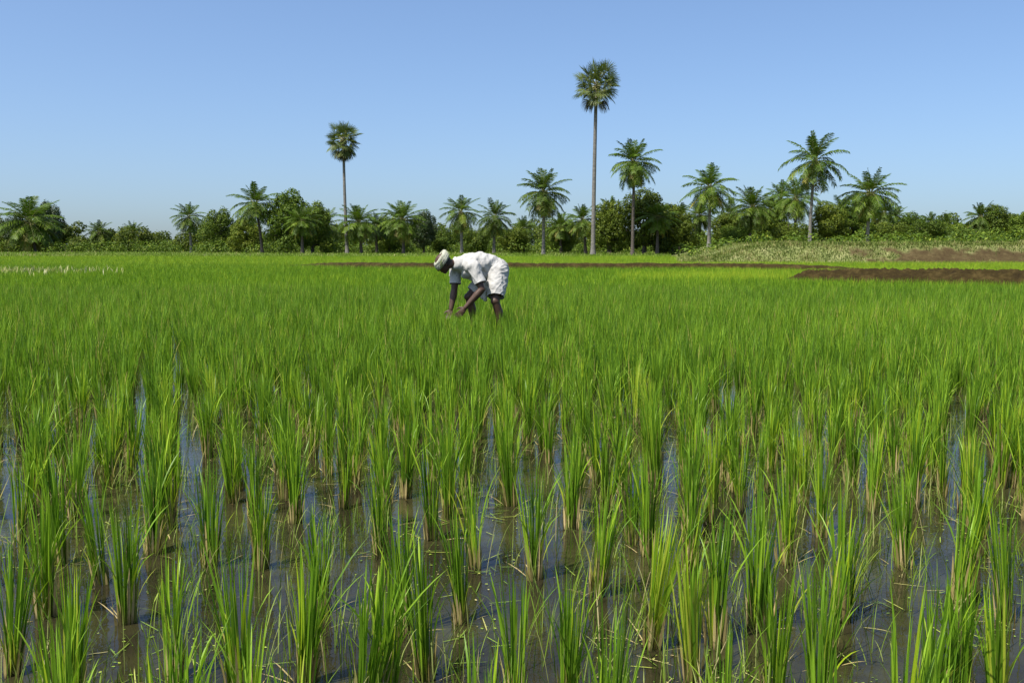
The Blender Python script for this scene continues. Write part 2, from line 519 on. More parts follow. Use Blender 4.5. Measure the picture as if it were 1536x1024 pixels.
def fold_shirt(c):
    d = Vector((c.x * 0.6 - c.z * 0.5, c.y, c.z * 0.6 + c.x * 0.4))
    n = noise.noise(Vector((d.x * 22, c.y * 6, d.z * 7))) * 0.011
    n += noise.noise(Vector((c.x * 10, c.y * 10 + 3, c.z * 12))) * 0.009
    n += noise.noise(Vector((c.x * 40, c.y * 25, c.z * 18))) * 0.003
    q = noise.noise(Vector((c.x * 9 + c.z * 7, c.y * 4 + 7, c.z * 4 - c.x * 3)))
    n += 0.0055 * max(0.0, 1 - abs(q) * 4)
    q = noise.noise(Vector((c.x * 16 - c.z * 6, c.y * 6 + 2, c.z * 7 + c.x * 5 + 4)))
    n += 0.003 * max(0.0, 1 - abs(q) * 4)
    return n


b = bmesh.new()
chain(b, [((0.345, 0.10, 0.878), 0.150), ((0.25, 0.07, 0.925), 0.150), ((0.15, 0.03, 0.952), 0.150), ((0.05, 0.0, 0.948), 0.148), ((-0.05, -0.045, 0.955), 0.122), ((-0.125, -0.075, 0.955), 0.096), ((-0.160, -0.090, 0.955), 0.080)])
chain(b, [((0.25, 0.06, 0.84), 0.10), ((0.12, 0.0, 0.83), 0.10), ((0.0, -0.07, 0.86), 0.10)])       # loose front hanging under the chest
chain(b, [((0.16, 0.03, 0.79), 0.07), ((0.04, -0.05, 0.79), 0.06), ((-0.06, -0.04, 0.82), 0.05)])
chain(b, [(Lsh, 0.088), ((-0.05, -0.05, 0.955), 0.108), (Rsh, 0.088)])
for sh, el in ((Lsh, Lel), (Rsh, Rel)):
    S, E = Vector(sh), Vector(el)
    chain(b, [(S, 0.086), (S.lerp(E, 0.4), 0.078), (S.lerp(E, 0.72), 0.074)])
me = bake('shirt', b, 0.006, 5, fold_shirt)
me.materials.append(M['cotton'])
shirt = link('shirt', me, man)
# cut the rounded sleeve and neck ends off flat so the cloth ends in a hem
bm = bmesh.new()
bm.from_mesh(me)


def cut(bm, co, no, lim):
    """open the cloth beyond a plane, only near co"""
    co, no = Vector(co), Vector(no).normalized()
    near = [f for f in bm.faces if (f.calc_center_median() - co).length < lim]
    geom = list({v for f in near for v in f.verts}) + list({e for f in near for e in f.edges}) + near
    bmesh.ops.bisect_plane(bm, geom=geom, plane_co=co, plane_no=no)
    kill = [f for f in bm.faces if (f.calc_center_median() - co).dot(no) > 0 and (f.calc_center_median() - co).length < lim]
    bmesh.ops.delete(bm, geom=kill, context='FACES')


for sh, el in ((Lsh, Lel), (Rsh, Rel)):
    S, E = Vector(sh), Vector(el)
    cut(bm, S.lerp(E, 0.74), E - S, 0.11)
bm.to_mesh(me)
bm.free()
sm = shirt.modifiers.new('cloth', 'SOLIDIFY'); sm.thickness = 0.003; sm.offset = 0
# collar band, placket and pocket
acc = Acc()
cp = []
ax = (hd(-0.03, 0, -0.05) - NB).normalized()
u = ax.cross(Vector((0, 0, 1))).normalized(); v = ax.cross(u)
for k in range(25):
    a = 2 * PI * k / 24
    cp.append(NB + ax * 0.085 + (u * math.cos(a) + v * math.sin(a)) * (0.066 + 0.004 * math.sin(3 * a)))
V, F = tube(cp, [0.017] * 25, 8)
acc.add(V, F, 0.5, 0)
link('collar', acc.build('collar', M['cotton'], True), shirt)


def fold_wrap(c):
    n = noise.noise(Vector((c.x * 5 + c.z * 3, c.y * 5, c.z * 22 + c.x * 14))) * 0.006
    n += noise.noise(Vector((c.x * 26, c.y * 20, c.z * 5))) * 0.006
    q = noise.noise(Vector((c.x * 7 + c.z * 3, c.y * 5, c.z * 15 - c.x * 9 + 3)))
    n += 0.006 * max(0.0, 1 - abs(q) * 4)
    return n


b = bmesh.new()
chain(b, [((0.350, 0.10, 0.868), 0.154), ((0.27, 0.08, 0.905), 0.146)])
for hip, kn, e, r0, r1 in ((Lhip, Lkn, 0.80, 0.142, 0.112), (Rhip, Rkn, 0.78, 0.120, 0.098)):
    H, K = Vector(hip), Vector(kn)
    chain(b, [(H, r0), (H.lerp(K, 0.5), (r0 + r1) / 2), (H.lerp(K, e), r1)])
blob(b, (0.40, 0.06, 0.74), (0.095, 0.13, 0.17))
chain(b, [((0.22, 0.05, 0.76), 0.06), ((0.19, 0.03, 0.60), 0.04), ((0.20, 0.02, 0.49), 0.022)])
chain(b, [((0.16, 0.06, 0.72), 0.05), ((0.14, 0.06, 0.60), 0.035), ((0.155, 0.05, 0.51), 0.02)])
me = bake('wrap', b, 0.006, 5, fold_wrap)
me.materials.append(M['cotton'])
wrap = link('wrap', me, man)
bm = bmesh.new()
bm.from_mesh(me)
for hip, kn, e in ((Lhip, Lkn, 0.84), (Rhip, Rkn, 0.82)):
    H, K = Vector(hip), Vector(kn)
    cut(bm, H.lerp(K, e), (K - H), 0.15)
bm.to_mesh(me)
bm.free()
sm = wrap.modifiers.new('cloth', 'SOLIDIFY'); sm.thickness = 0.003; sm.offset = 0
# turban: a towel twisted into a ring of strands, a loose end at the back
acc = Acc()
TC = hd(-0.012, 0, 0.045)
for ring_h, rr, ns in ((0.0, 0.0, 5), (0.026, -0.006, 5), (-0.022, 0.0, 4)):
    for s in range(ns):
        P, rad = [], []
        for k in range(73):
            a = 2 * PI * k / 72
            ph = a * 4 + 2 * PI * s / ns
            rad_out = 0.016 * math.cos(ph)
            rad_up = 0.016 * math.sin(ph)
            wob = 0.006 * noise.noise(Vector((math.cos(a) * 2 + ring_h * 40, math.sin(a) * 2, s)))
            f_r, l_r = 0.102 + rr + rad_out + wob, 0.084 + rr + rad_out + wob
            tilt = -0.030 * math.cos(a)                      # sits lower on the brow, higher at the back
            P.append(TC + face * (f_r * math.cos(a)) + left * (l_r * math.sin(a)) + crown * (ring_h + rad_up + tilt))
            rad.append(0.0135 + 0.003 * noise.noise(Vector((a * 3, s * 5.1, ring_h * 90))))
        V, F = tube(P, rad, 7)
        acc.add(V, F, 0.85 if s == 1 and ring_h < 0.02 else 0.1 + 0.12 * s, 0)
link('turban', acc.build('turban', M['turban'], True), man)
b = bmesh.new()
blob(b, hd(-0.030, 0, -0.004), (0.083, 0.075, 0.072), HR)
me = bake('hair', b, 0.006, 2)
me.materials.append(M['hair'])
link('hair', me, man)
for s in (-1, 1):
    b = bmesh.new()
    blob(b, hd(0.078, s * 0.031, 0.004), 0.011)
    me = bpy.data.meshes.new('eye'); b.to_mesh(me); b.free(); me.materials.append(M['eye'])
    link('eye', me, man)

# ================================================================== ground, water, banks
S_ = 1600.0
gx = np.array([-S_, -400, -150, -90, 90, 150, 400, S_])
gy = np.array([-300, -40, -12, 84.5, 150, 300, 600, 2500.])
V = np.array([(x, y, -0.05) for y in gy for x in gx])
F = np.array([(j * 8 + i, j * 8 + i + 1, (j + 1) * 8 + i + 1, (j + 1) * 8 + i) for j in range(7) for i in range(7)])
tag(link('ground', mesh('ground', V, F, M['ground'])), kind='structure')
V = np.array([(-90, -12, 0), (90, -12, 0), (90, 84, 0), (-90, 84, 0)])
tag(link('water', mesh('water', V, np.array([(0, 1, 2, 3)]), M['water'])), kind='structure')


def fbm(x, y, z=0.0, o=4):
    s, a = 0.0, 1.0
    for k in range(o):
        s += a * noise.noise(Vector((x, y, z)))
        x, y, z, a = x * 2.1, y * 2.1, z * 2.1, a * 0.5
    return s


def sstep(t):
    t = min(1.0, max(0.0, t))
    return t * t * (3 - 2 * t)


def bank_z(x, y):
    yf = 55 + 0.7 * fbm(x * 0.15, 3.0) - 0.03 * max(0, x - 12)
    h = 1.20 * sstep((y - yf) / 3.4) * sstep((x - 0.158 * y) / 7.0)
    if h <= 0: return -0.06
    return h + 0.10 * fbm(x * 0.7, y * 0.7, 5) * min(1, h * 2) - 0.05 * (1 - min(1, h * 4))


def bank_soil(x, y):
    """bare reddish earth shows on the front slope towards the right"""
    px, _ = px_of(x, y, 0.6)
    t = sstep((px + 110 * fbm(x * 0.8, y * 0.8, 2) - 1285) / 60)
    yf = 55 - 0.03 * max(0, x - 12)
    return t * (1 - sstep((y - yf - 2.3 + 0.9 * fbm(x * 1.2, 9)) / 0.6)) * sstep(1.6 + 1.6 * fbm(x * 1.1, y * 2.0, 11))


bx = np.concatenate([np.arange(6, 45, 0.22), np.arange(45, 140, 2.5)])
by = np.concatenate([np.arange(52.5, 62, 0.22), np.arange(62, 210, 3)])
V = np.array([(x, y, bank_z(x, y)) for y in by for x in bx])
tn = np.array([bank_soil(x, y) for y in by for x in bx])
nx = len(bx)
F = np.array([(j * nx + i, j * nx + i + 1, (j + 1) * nx + i + 1, (j + 1) * nx + i) for j in range(len(by) - 1) for i in range(nx - 1)])
tag(link('grassy_bank', mesh('grassy_bank', V, F, M['bank'], {'tint': tn}, smooth=True)), kind='structure')


def ridge(name, line, mat, step, clod, und=0.08, n=15):
    """raised earth along line [(x, y, height, half width)]"""
    pts = []
    for (a, b_) in zip(line[:-1], line[1:]):
        n = max(2, int(math.hypot(b_[0] - a[0], b_[1] - a[1]) / step))
        pts += [tuple(a[i] + (b_[i] - a[i]) * k / n for i in range(4)) for k in range(n)]
    pts.append(line[-1])
    V = []
    for k, (x, y, h, hw) in enumerate(pts):
        p, q = pts[max(0, k - 1)], pts[min(len(pts) - 1, k + 1)]
        t = Vector((q[0] - p[0], q[1] - p[1], 0)).normalized()
        nrm = Vector((-t.y, t.x, 0))
        for j in range(n):
            u_ = -1 + 2 * j / (n - 1)
            xx, yy = x + nrm.x * hw * u_, y + nrm.y * hw * u_
            z = h * (1 - abs(u_) ** 2.2) * (1 + und * fbm(x * 0.8, y * 0.8, 1))
            z += clod * (fbm(xx * 7, yy * 7, 2, 4) + abs(fbm(xx * 12, yy * 12, 8, 3)) * 0.8) * (1 - u_ ** 4)
            V.append((xx + 0.3 * clod * fbm(xx * 5, yy * 5, 4), yy + 0.3 * clod * fbm(xx * 5, yy * 5, 6), z - 0.03))
    F = np.array([(k * n + j, k * n + j + 1, (k + 1) * n + j + 1, (k + 1) * n + j) for k in range(len(pts) - 1) for j in range(n - 1)])
    return tag(link(name, mesh(name, np.array(V), F, mat, smooth=False)), kind='structure')


def gpl(px, d):
    return ((px - 768) / FPX * d, d)


BUND = [(*gpl(430, 50.0), 0.15, 0.4), (*gpl(500, 47.0), 0.36, 0.42), (*gpl(640, 42.0), 0.44, 0.45), (*gpl(900, 41.0), 0.45, 0.45), (*gpl(1100, 40.0), 0.45, 0.45),
        (*gpl(1230, 38.0), 0.43, 0.42), (*gpl(1320, 36.5), 0.25, 0.35)]
ridge('field_bund', BUND, M['soil'], 0.14, 0.03, 0.05)
SOIL = [(8.0, 28.3, 0.20, 0.35), (8.5, 27.9, 0.46, 0.62), (9.6, 27.0, 0.53, 0.85), (12.0, 25.2, 0.55, 0.95), (14.5, 23.4, 0.54, 0.95), (19, 20.4, 0.55, 0.9)]
ridge('soil_ridge', SOIL, M['soil'], 0.05, 0.075, 0.04, 37)


def line_y(line, x):
    if x <= line[0][0] or x >= line[-1][0]: return None
    for a, b_ in zip(line[:-1], line[1:]):
        if a[0] <= x <= b_[0]:
            return a[1] + (b_[1] - a[1]) * (x - a[0]) / (b_[0] - a[0])


def field_tone(x, y):
    """0 near paddy; higher = paler younger rice in the strips behind"""
    ys = line_y(SOIL, x)
    yb = line_y(BUND, x)
    if ys is not None and y > ys: return 0.22
    if yb is not None and y > yb: return 0.20
    if x > BUND[-1][0] and y > 34: return 0.22
    if x < BUND[0][0] and y > 50: return 0.16
    px, py = px_of(x, y, 0.4)
    if 930 < px < 1230 and 401.5 < py < 409: return 0.30
    return 0.0


def blocked(x, y):
    for ln, m in ((SOIL, 0.75), (BUND, 0.50)):
        yy = line_y(ln, x)
        if yy is not None and -m < y - yy < m: return True
    if y > 53 and bank_z(x, y) > -0.02: return True
    if y > 83: return True
    return False


# ================================================================== rice
pinned = [(30, 817), (152, 875), (190, 933), (260, 1020), (315, 850), (392, 853), (482, 918), (458, 1027), (70, 923), (230, 830), (443, 783), (113, 778),
          (575, 787), (570, 830), (648, 808), (713, 852), (767, 758), (692, 933), (637, 1018), (802, 867), (857, 792), (897, 893), (977, 970), (603, 950), (517, 762), (933, 745),
          (1074, 968), (1179, 845), (1231, 803), (1264, 930), (1354, 852), (1436, 910), (1507, 930), (1137, 940), (1037, 1020), (1307, 767), (1461, 837),
          (363, 1068), (545, 1085), (580, 1075), (775, 1080), (850, 1070), (1160, 1062), (1225, 1090), (1395, 1080), (1440, 1070), (1495, 1082), (110, 1062), (20, 1010), (987, 690), (1040, 745), (1110, 765)]
PTS = [(*gp(px, py)[:2], True) for px, py in pinned]
RS, CS = 0.290, 0.235
th = R(20)
ex, ey = Vector((math.cos(th), math.sin(th))), Vector((-math.sin(th), math.cos(th)))
pin = np.array([(p[0], p[1]) for p in PTS])
near, mid, far = [], [], []
man_xy = [(MAN.x + q[0], MAN.y + q[1]) for q in (Lan, Ran, Lkn, Rkn, (0.0, -0.25))]
for i in range(-260, 261):
    for j in range(-120, 420):
        jx, jy = rng.normal(0, 0.056), rng.normal(0, 0.070)
        p = ex * (i * RS + jx) + ey * (j * CS + jy)
        x, y = p.x, p.y
        if y < 1.7 or abs(x) > 0.66 * y + 2.2: continue
        if y > 40 and (i % 2): continue
        if blocked(x, y): continue
        if y > 4.6 and rng.uniform() < 0.04: continue
        if y < 5.6:
            if np.min(np.hypot(pin[:, 0] - x, pin[:, 1] - y)) < (0.30 if y < 4.0 else 0.19): continue
        if 11 < y < 14 and min(math.hypot(x - a, y - c) for a, c in man_xy) < 0.16: continue
        PTS.append((x, y, False))

for q in ((-0.02, -0.42), (-0.15, -0.45), (-0.27, -0.28), (-0.12, -0.62), (-0.34, -0.40), (0.12, -0.40), (-0.2, -0.17)):
    PTS.append((MAN.x + q[0], MAN.y + q[1], False))
inview = []
for (x, y, pn) in PTS:
    bx_, by_ = px_of(x, y, 0)
    tx_, ty_ = px_of(x, y, 0.42)
    if -25 < bx_ < 1561 and ty_ < 1018:
        inview.append((y, x))
inview.sort()
single = set(inview[:300])
YLIM = inview[299][0]

NV = 26
tuft_mesh, base_mesh, looks = [], [], []
for k in range(NV):
    nb = int(rng.integers(30, 52))
    look = k % 5
    a = rng.uniform(0, 2 * PI, nb)
    r = 0.024 * np.sqrt(rng.uniform(0, 1, nb))
    bs = np.stack([r * np.cos(a), r * np.sin(a), np.full(nb, -0.01)], -1)
    out = rng.normal(0, 0.6, nb) + a
    lean = np.abs(rng.normal(0.0, 0.03, nb)) + r * 1.35
    bend = np.abs(rng.normal(0.04, 0.09, nb))
    ln = rng.uniform(0.20, 0.44, nb)
    ln[: nb // 3] = rng.uniform(0.38, 0.48, nb // 3)
    wd = rng.uniform(0.0045, 0.0082, nb)
    tint = np.clip(rng.normal(0.50 + rng.normal(0, 0.09), 0.25, nb), 0, 0.92)
    if look == 3: tint = np.clip(tint + 0.14, 0, 0.95)
    if look == 4: bend[:3] = rng.uniform(0.5, 1.2, 3)
    nd = 3 if look != 1 else 7
    tint[-nd:] = rng.uniform(0.93, 1.0, nd); ln[-nd:] *= 0.7; bend[-nd:] += 0.5
    A = Acc()
    A.add(*ribbons(bs, out, lean, bend, ln, wd, 6, tint, twist=rng.normal(0, 0.7, nb)))
    # short side leaves that split off higher up
    ns = 9
    a2 = rng.uniform(0, 2 * PI, ns)
    z0 = rng.uniform(0.10, 0.24, ns)
    bs2 = np.stack([0.035 * np.cos(a2), 0.035 * np.sin(a2), z0], -1)
    A.add(*ribbons(bs2, a2, rng.uniform(0.15, 0.4, ns), rng.uniform(0.2, 0.8, ns), rng.uniform(0.12, 0.24, ns), rng.uniform(0.004, 0.007, ns), 5,
                   np.clip(rng.normal(0.6, 0.2, ns), 0, 0.95), twist=rng.normal(0, 0.5, ns)))
    tuft_mesh.append(A.build('rice_tuft', M['rice']))
    n3 = int(rng.integers(18, 28))
    a3 = rng.uniform(0, 2 * PI, n3)
    r3 = 0.034 * np.sqrt(rng.uniform(0.2, 1, n3))
    bs3 = np.stack([r3 * np.cos(a3), r3 * np.sin(a3), np.full(n3, -0.01)], -1)
    A = Acc()
    hi = 0.22 if look in (0, 1) else 0.15
    A.add(*ribbons(bs3, a3, rng.uniform(0.0, 0.10, n3), rng.uniform(0.0, 0.2, n3), rng.uniform(0.05, hi, n3), rng.uniform(0.006, 0.010, n3), 4,
                   rng.uniform(0, 1, n3), twist=rng.normal(0, 0.6, n3)))
    A.add(*ribbons(bs3[:4], a3[:4], rng.uniform(0.9, 1.4, 4), rng.uniform(0.2, 0.5, 4), rng.uniform(0.05, 0.14, 4), rng.uniform(0.003, 0.006, 4), 4,
                   rng.uniform(0.4, 0.9, 4)))
    base_mesh.append(A.build('stem_base', M['sheath']))
    looks.append(('tall straw-footed', 'browning', 'upright green', 'yellow-green', 'loose-bladed')[look])

ORD = ['', 'first', 'second', 'third', 'fourth', 'fifth', 'sixth', 'seventh', 'eighth', 'ninth', 'tenth', 'eleventh', 'twelfth', 'thirteenth', 'fourteenth', 'fifteenth',
       'sixteenth', 'seventeenth', 'eighteenth', 'nineteenth', 'twentieth', 'twenty-first', 'twenty-second', 'twenty-third', 'twenty-fourth', 'twenty-fifth', 'twenty-sixth',
       'twenty-seventh', 'twenty-eighth', 'twenty-ninth', 'thirtieth', 'thirty-first', 'thirty-second', 'thirty-third', 'thirty-fourth', 'thirty-fifth', 'thirty-sixth']
for tens, tth in (('thirty', 'thirtieth'), ('forty', 'fortieth'), ('fifty', 'fiftieth'), ('sixty', 'sixtieth'), ('seventy', 'seventieth')):
    if tens != 'thirty':
        ORD += [tth] + [f'{tens}-{q}' for q in ORD[1:10]]
    else:
        ORD += [f'thirty-{q}' for q in ('seventh', 'eighth', 'ninth')]
rows = []
order = [(y, x) for (y, x) in inview[:300]]
edges = [0, 2.75]
while edges[-1] < YLIM + 0.4: edges.append(edges[-1] + 0.345)
for e0, e1 in zip(edges[:-1], edges[1:]):
    rw = sorted([(x, y) for (y, x) in order if e0 <= y < e1])
    if rw: rows.append(rw)
for ri, rw in enumerate(rows):
    for ci, (x, y) in enumerate(rw):
        k = int(rng.integers(0, NV))
        o = link('rice_tuft', tuft_mesh[k])
        s = rng.uniform(0.82, 1.07) * (1.0 if y < 5 else 0.95)
        o.location = (x, y, 0)
        o.rotation_euler = (rng.normal(0, 0.05), rng.normal(0, 0.05), rng.uniform(0, 2 * PI))
        o.scale = (s * rng.uniform(0.9, 1.1), s * rng.uniform(0.9, 1.1), s)
        rowname = 'nearest row of tufts' if ri == 0 else f'{ORD[ri + 1]} row back'
        tag(o, f'{looks[k]} rice tuft in water, {ORD[ci + 1]} from the left in the {rowname}', 'rice tuft', 'rice tufts standing in the flooded paddy')
        link('stem_base', base_mesh[k], o)

# the rest of the paddy
Am, Af = Acc(), Acc()
M_far, M_mid, M_close = [], [], []
for (x, y, pn) in PTS:
    if (y, x) in single: continue
    t = field_tone(x, y)
    (M_close if y < YLIM + 2.0 else M_mid if y < 22 else M_far).append((x, y, t))


def crop(acc, P, nb, nseg, hmean, wlo, whi, spread):
    P = np.array(P)
    n = len(P)
    bx_ = np.repeat(P[:, 0], nb); by_ = np.repeat(P[:, 1], nb); tt = np.repeat(P[:, 2], nb)
    hs = np.repeat(rng.uniform(0.88, 1.10, n), nb)
    tj = np.repeat(rng.normal(0, 0.07, n), nb)
    # slow drifts of height and tone over the field
    dr = np.array([fbm(x * 0.22, y * 0.12, 1) for x, y in P[:, :2]]) if n < 60000 else np.zeros(n)
    hs = hs * (1 + 0.07 * np.repeat(dr, nb))
    N_ = n * nb
    a = rng.uniform(0, 2 * PI, N_)
    r = spread * np.sqrt(rng.uniform(0, 1, N_))
    bs = np.stack([bx_ + r * np.cos(a), by_ + r * np.sin(a), np.full(N_, -0.01)], -1)
    ln = rng.uniform(0.62, 1.08, N_) * hmean * hs
    lean = np.abs(rng.normal(0.03, 0.07, N_)) + r * 1.3
    bend = np.abs(rng.normal(0.14, 0.16, N_))
    tint = np.clip(rng.normal(0.45, 0.27, N_) + tt + tj + 0.10 * np.repeat(dr, nb), 0, 1.0)
    acc.add(*ribbons(bs, a + rng.normal(0, 0.6, N_), lean, bend, ln, rng.uniform(wlo, whi, N_), nseg, tint, twist=rng.normal(0, 0.8, N_)))


crop(Am, M_close, 40, 4, 0.42, 0.005, 0.008, 0.028)
crop(Am, M_mid, 54, 3, 0.385, 0.0042, 0.0080, 0.07)
crop(Af, [p for p in M_far if p[1] < 40], 30, 2, 0.36, 0.008, 0.014, 0.13)
crop(Af, [p for p in M_far if p[1] >= 40], 22, 1, 0.36, 0.020, 0.034, 0.26)
tag(link('rice_crop', Am.build('rice_crop', M['rice'])), 'dense green rice merging into one canopy round the farmer', 'rice', kind='stuff')
tag(link('rice_crop', Af.build('rice_crop_far', M['rice_far'])), 'smooth bright green rice running back to the far trees', 'rice', kind='stuff')
print('tufts', len(PTS), 'YLIM', YLIM, 'rows', len(rows), [len(r) for r in rows])

# fine weeds and floating bits between the tufts
n = 5200
yy = 1.9 + 7.5 * rng.uniform(0, 1, n) ** 0.8
xx = rng.uniform(-0.62, 0.62, n) * (yy + 1)
cl = np.array([fbm(x * 1.3, y * 1.3, 4) for x, y in zip(xx, yy)])
keep = cl > -0.12
xx, yy = xx[keep], yy[keep]
n = len(xx)
A = Acc()
nb = 5
bs = np.stack([np.repeat(xx, nb) + rng.normal(0, 0.04, n * nb), np.repeat(yy, nb) + rng.normal(0, 0.04, n * nb), np.full(n * nb, -0.005)], -1)
A.add(*ribbons(bs, rng.uniform(0, 2 * PI, n * nb), np.abs(rng.normal(0.1, 0.25, n * nb)), np.abs(rng.normal(0.5, 0.4, n * nb)), rng.uniform(0.05, 0.24, n * nb),
               rng.uniform(0.0018, 0.004, n * nb), 4, np.clip(rng.normal(0.5, 0.25, n * nb), 0, 1)))
tag(link('water_grass', A.build('water_grass', M['weed'])), 'thin wispy grass growing from the water between tufts', 'grass', kind='stuff')
A = Acc()
n = 11000
yy = 1.9 + 6.0 * rng.uniform(0, 1, n) ** 0.9
xx = rng.uniform(-0.62, 0.62, n) * (yy + 0.8)
cl = np.array([fbm(x * 1.7, y * 1.7, 14) for x, y in zip(xx, yy)])
keep = cl > 0.10
xx, yy = xx[keep], yy[keep]
n = len(xx)
a = rng.uniform(0, 2 * PI, n)
ln = rng.uniform(0.004, 0.014, n)
lg = rng.uniform(0, 1, n) < 0.22
ln[lg] = rng.uniform(0.04, 0.13, lg.sum())
wd = np.where(lg, 0.004, ln * 0.6)
A.add(*ribbons(np.stack([xx, yy, np.full(n, 0.004)], -1), a, np.full(n, PI / 2 - 0.03), np.where(lg, rng.normal(-0.05, 0.05, n), 0.0), ln, wd, 4, rng.uniform(0, 1, n)))
tag(link('floating_weed', A.build('floating_weed', M['floater'])), 'small yellow-green leaves and straw floating on the water', 'water weed', kind='stuff')

# dry pale stubble patch far on the left, and weeds of the banks and field edges
A = Acc()
n = 1000
px = 30 + 75 * rng.normal(0, 1, n)
d = 34.5 + rng.normal(0, 1.6, n)
ok = (px < 190) & (px > -200) & np.array([fbm(p * 0.05, q * 1.2, 3) > -0.1 for p, q in zip(px, d)])
px, d = px[ok], d[ok]
n = len(px)
x = (px - 768) / FPX * d
a = rng.uniform(0, 2 * PI, n)
A.add(*ribbons(np.stack([x, d, np.full(n, 0.22)], -1), a, np.abs(rng.normal(0.2, 0.2, n)), rng.uniform(0.2, 1.0, n), rng.uniform(0.14, 0.28, n), rng.uniform(0.012, 0.03, n), 2, rng.uniform(0, 1, n)))
tag(link('dry_grass', A.build('dry_grass', M['straw'])), 'pale straw-coloured seed heads showing over the rice far on the left', 'dry grass', kind='stuff')

A = Acc()
n = 95000
X = rng.uniform(6, 45, n)
Y = 54.0 + np.where(rng.uniform(0, 1, n) < 0.65, 7.5, 45) * rng.uniform(0, 1, n)
ok = (Y < 61.6) | (X < 0.17 * Y + 7)
X, Y = X[ok], Y[ok]
n = len(X)
Z = np.array([bank_z(x, y) for x, y in zip(X, Y)])
SO = np.array([bank_soil(x, y) for x, y in zip(X, Y)])
keep = (Z > 0.0) & (rng.uniform(0, 1, n) > SO * 0.985)
X, Y, Z = X[keep], Y[keep], Z[keep]
n = len(X)
pat = np.array([fbm(x * 0.9, y * 0.9, 7) for x, y in zip(X, Y)])
A.add(*ribbons(np.stack([X, Y, Z - 0.02], -1), rng.uniform(0, 2 * PI, n), np.abs(rng.normal(0.3, 0.3, n)), rng.uniform(0.2, 1.2, n), rng.uniform(0.08, 0.30, n) * (1 + 0.5 * np.clip(pat, -0.5, 1)),
               rng.uniform(0.02, 0.05, n), 2, np.clip(rng.normal(0.50, 0.24, n) + 0.55 * pat, 0, 1)))
tag(link('bank_grass', A.build('bank_grass', M['bankweed'])), 'pale green weeds covering the raised bank under the palms', 'grass', kind='stuff')
A = Acc()
n = 90000
Y = 83 + 55 * rng.uniform(0, 1, n) ** 1.4
X = rng.uniform(-0.62, 0.62, n) * Y
keep = np.array([not (bank_z(x, y) > -0.02) for x, y in zip(X, Y)])
X, Y = X[keep], Y[keep]
n = len(X)
pat = np.array([fbm(x * 0.12, y * 0.1, 7) for x, y in zip(X, Y)])
A.add(*ribbons(np.stack([X, Y, np.full(n, -0.06)], -1), rng.uniform(0, 2 * PI, n), np.abs(rng.normal(0.2, 0.2, n)), rng.uniform(0.2, 1.0, n), rng.uniform(0.15, 0.45, n) * (1 + 0.5 * np.clip(pat, -0.6, 1)),
               rng.uniform(0.04, 0.09, n), 2, np.clip(rng.normal(0.42, 0.2, n) + 0.3 * pat, 0, 1)))
tag(link('verge_grass', A.build('verge_grass', M['weed'])), 'rough grass along the far field edge below the trees', 'grass', kind='stuff')

# ================================================================== palms
def pinnate(acc, base, az, elev, droop, L, leaf, tint, m_leaf, m_stalk, nl=34, hang=0.55):
    """one feather frond: curved midrib with hanging leaflets on both sides"""
    ns = 14
    s = np.linspace(0, 1, ns + 1)
    el = elev - droop * s ** 1.3
    st = L / ns
    h = np.concatenate([[0], np.cumsum(np.cos((el[1:] + el[:-1]) / 2) * st)])
    z = np.concatenate([[0], np.cumsum(np.sin((el[1:] + el[:-1]) / 2) * st)])
    ca, sa = math.cos(az), math.sin(az)
    P = np.stack([base[0] + h * ca, base[1] + h * sa, base[2] + z], -1)
    V, F = tube(P, 0.045 * (1 - 0.85 * s), 4)
    acc.add(V, F, 0.4, 0.0, m_stalk)
    k = np.linspace(0.16, 1.0, nl)
    for sd_ in (-1, 1):
        kk = np.clip(k + rng.normal(0, 0.008, nl), 0, 1)
        B = np.stack([np.interp(kk, s, P[:, i]) for i in range(3)], -1)
        e = np.interp(kk, s, el)
        T = np.stack([np.cos(e) * ca, np.cos(e) * sa, np.sin(e)], -1)
        side = np.array([-sa, ca, 0]) * sd_
        ll = leaf * np.clip(0.55 + 1.6 * kk, 0, 1) * np.clip(1.25 - 0.75 * kk ** 2.5, 0, 1) * rng.uniform(0.85, 1.1, nl)
        up = np.cross(T, side); up *= np.sign(up[:, 2:3] + 1e-6)
        d1 = side + T * 0.75 + up * 0.12 + rng.normal(0, 0.10, (nl, 3))
        d1 /= np.linalg.norm(d1, axis=1)[:, None]
        d2 = d1 + np.array([0, 0, -hang * 1.9])[None, :]
        d2 /= np.linalg.norm(d2, axis=1)[:, None]
        p1 = B + d1 * ll[:, None] * 0.45
        p2 = p1 + d2 * ll[:, None] * 0.55
        wv = T * 0.9 + rng.normal(0, 0.15, (nl, 3))
        wd = 0.082
        Vv = np.stack([B - wv * wd * 0.35, B + wv * wd * 0.35, p1 - wv * wd * 0.5, p1 + wv * wd * 0.5, p2 - wv * wd * 0.08, p2 + wv * wd * 0.08], 1).reshape(-1, 3)
        i = np.arange(nl)[:, None] * 6
        Ff = np.concatenate([i + np.array([[0, 1, 3, 2]]), i + np.array([[2, 3, 5, 4]])])
        tn_ = np.repeat(np.clip(tint + rng.normal(0, 0.10, nl), 0, 1), 6)
        acc.add(Vv, Ff, tn_, 0.0, m_leaf)


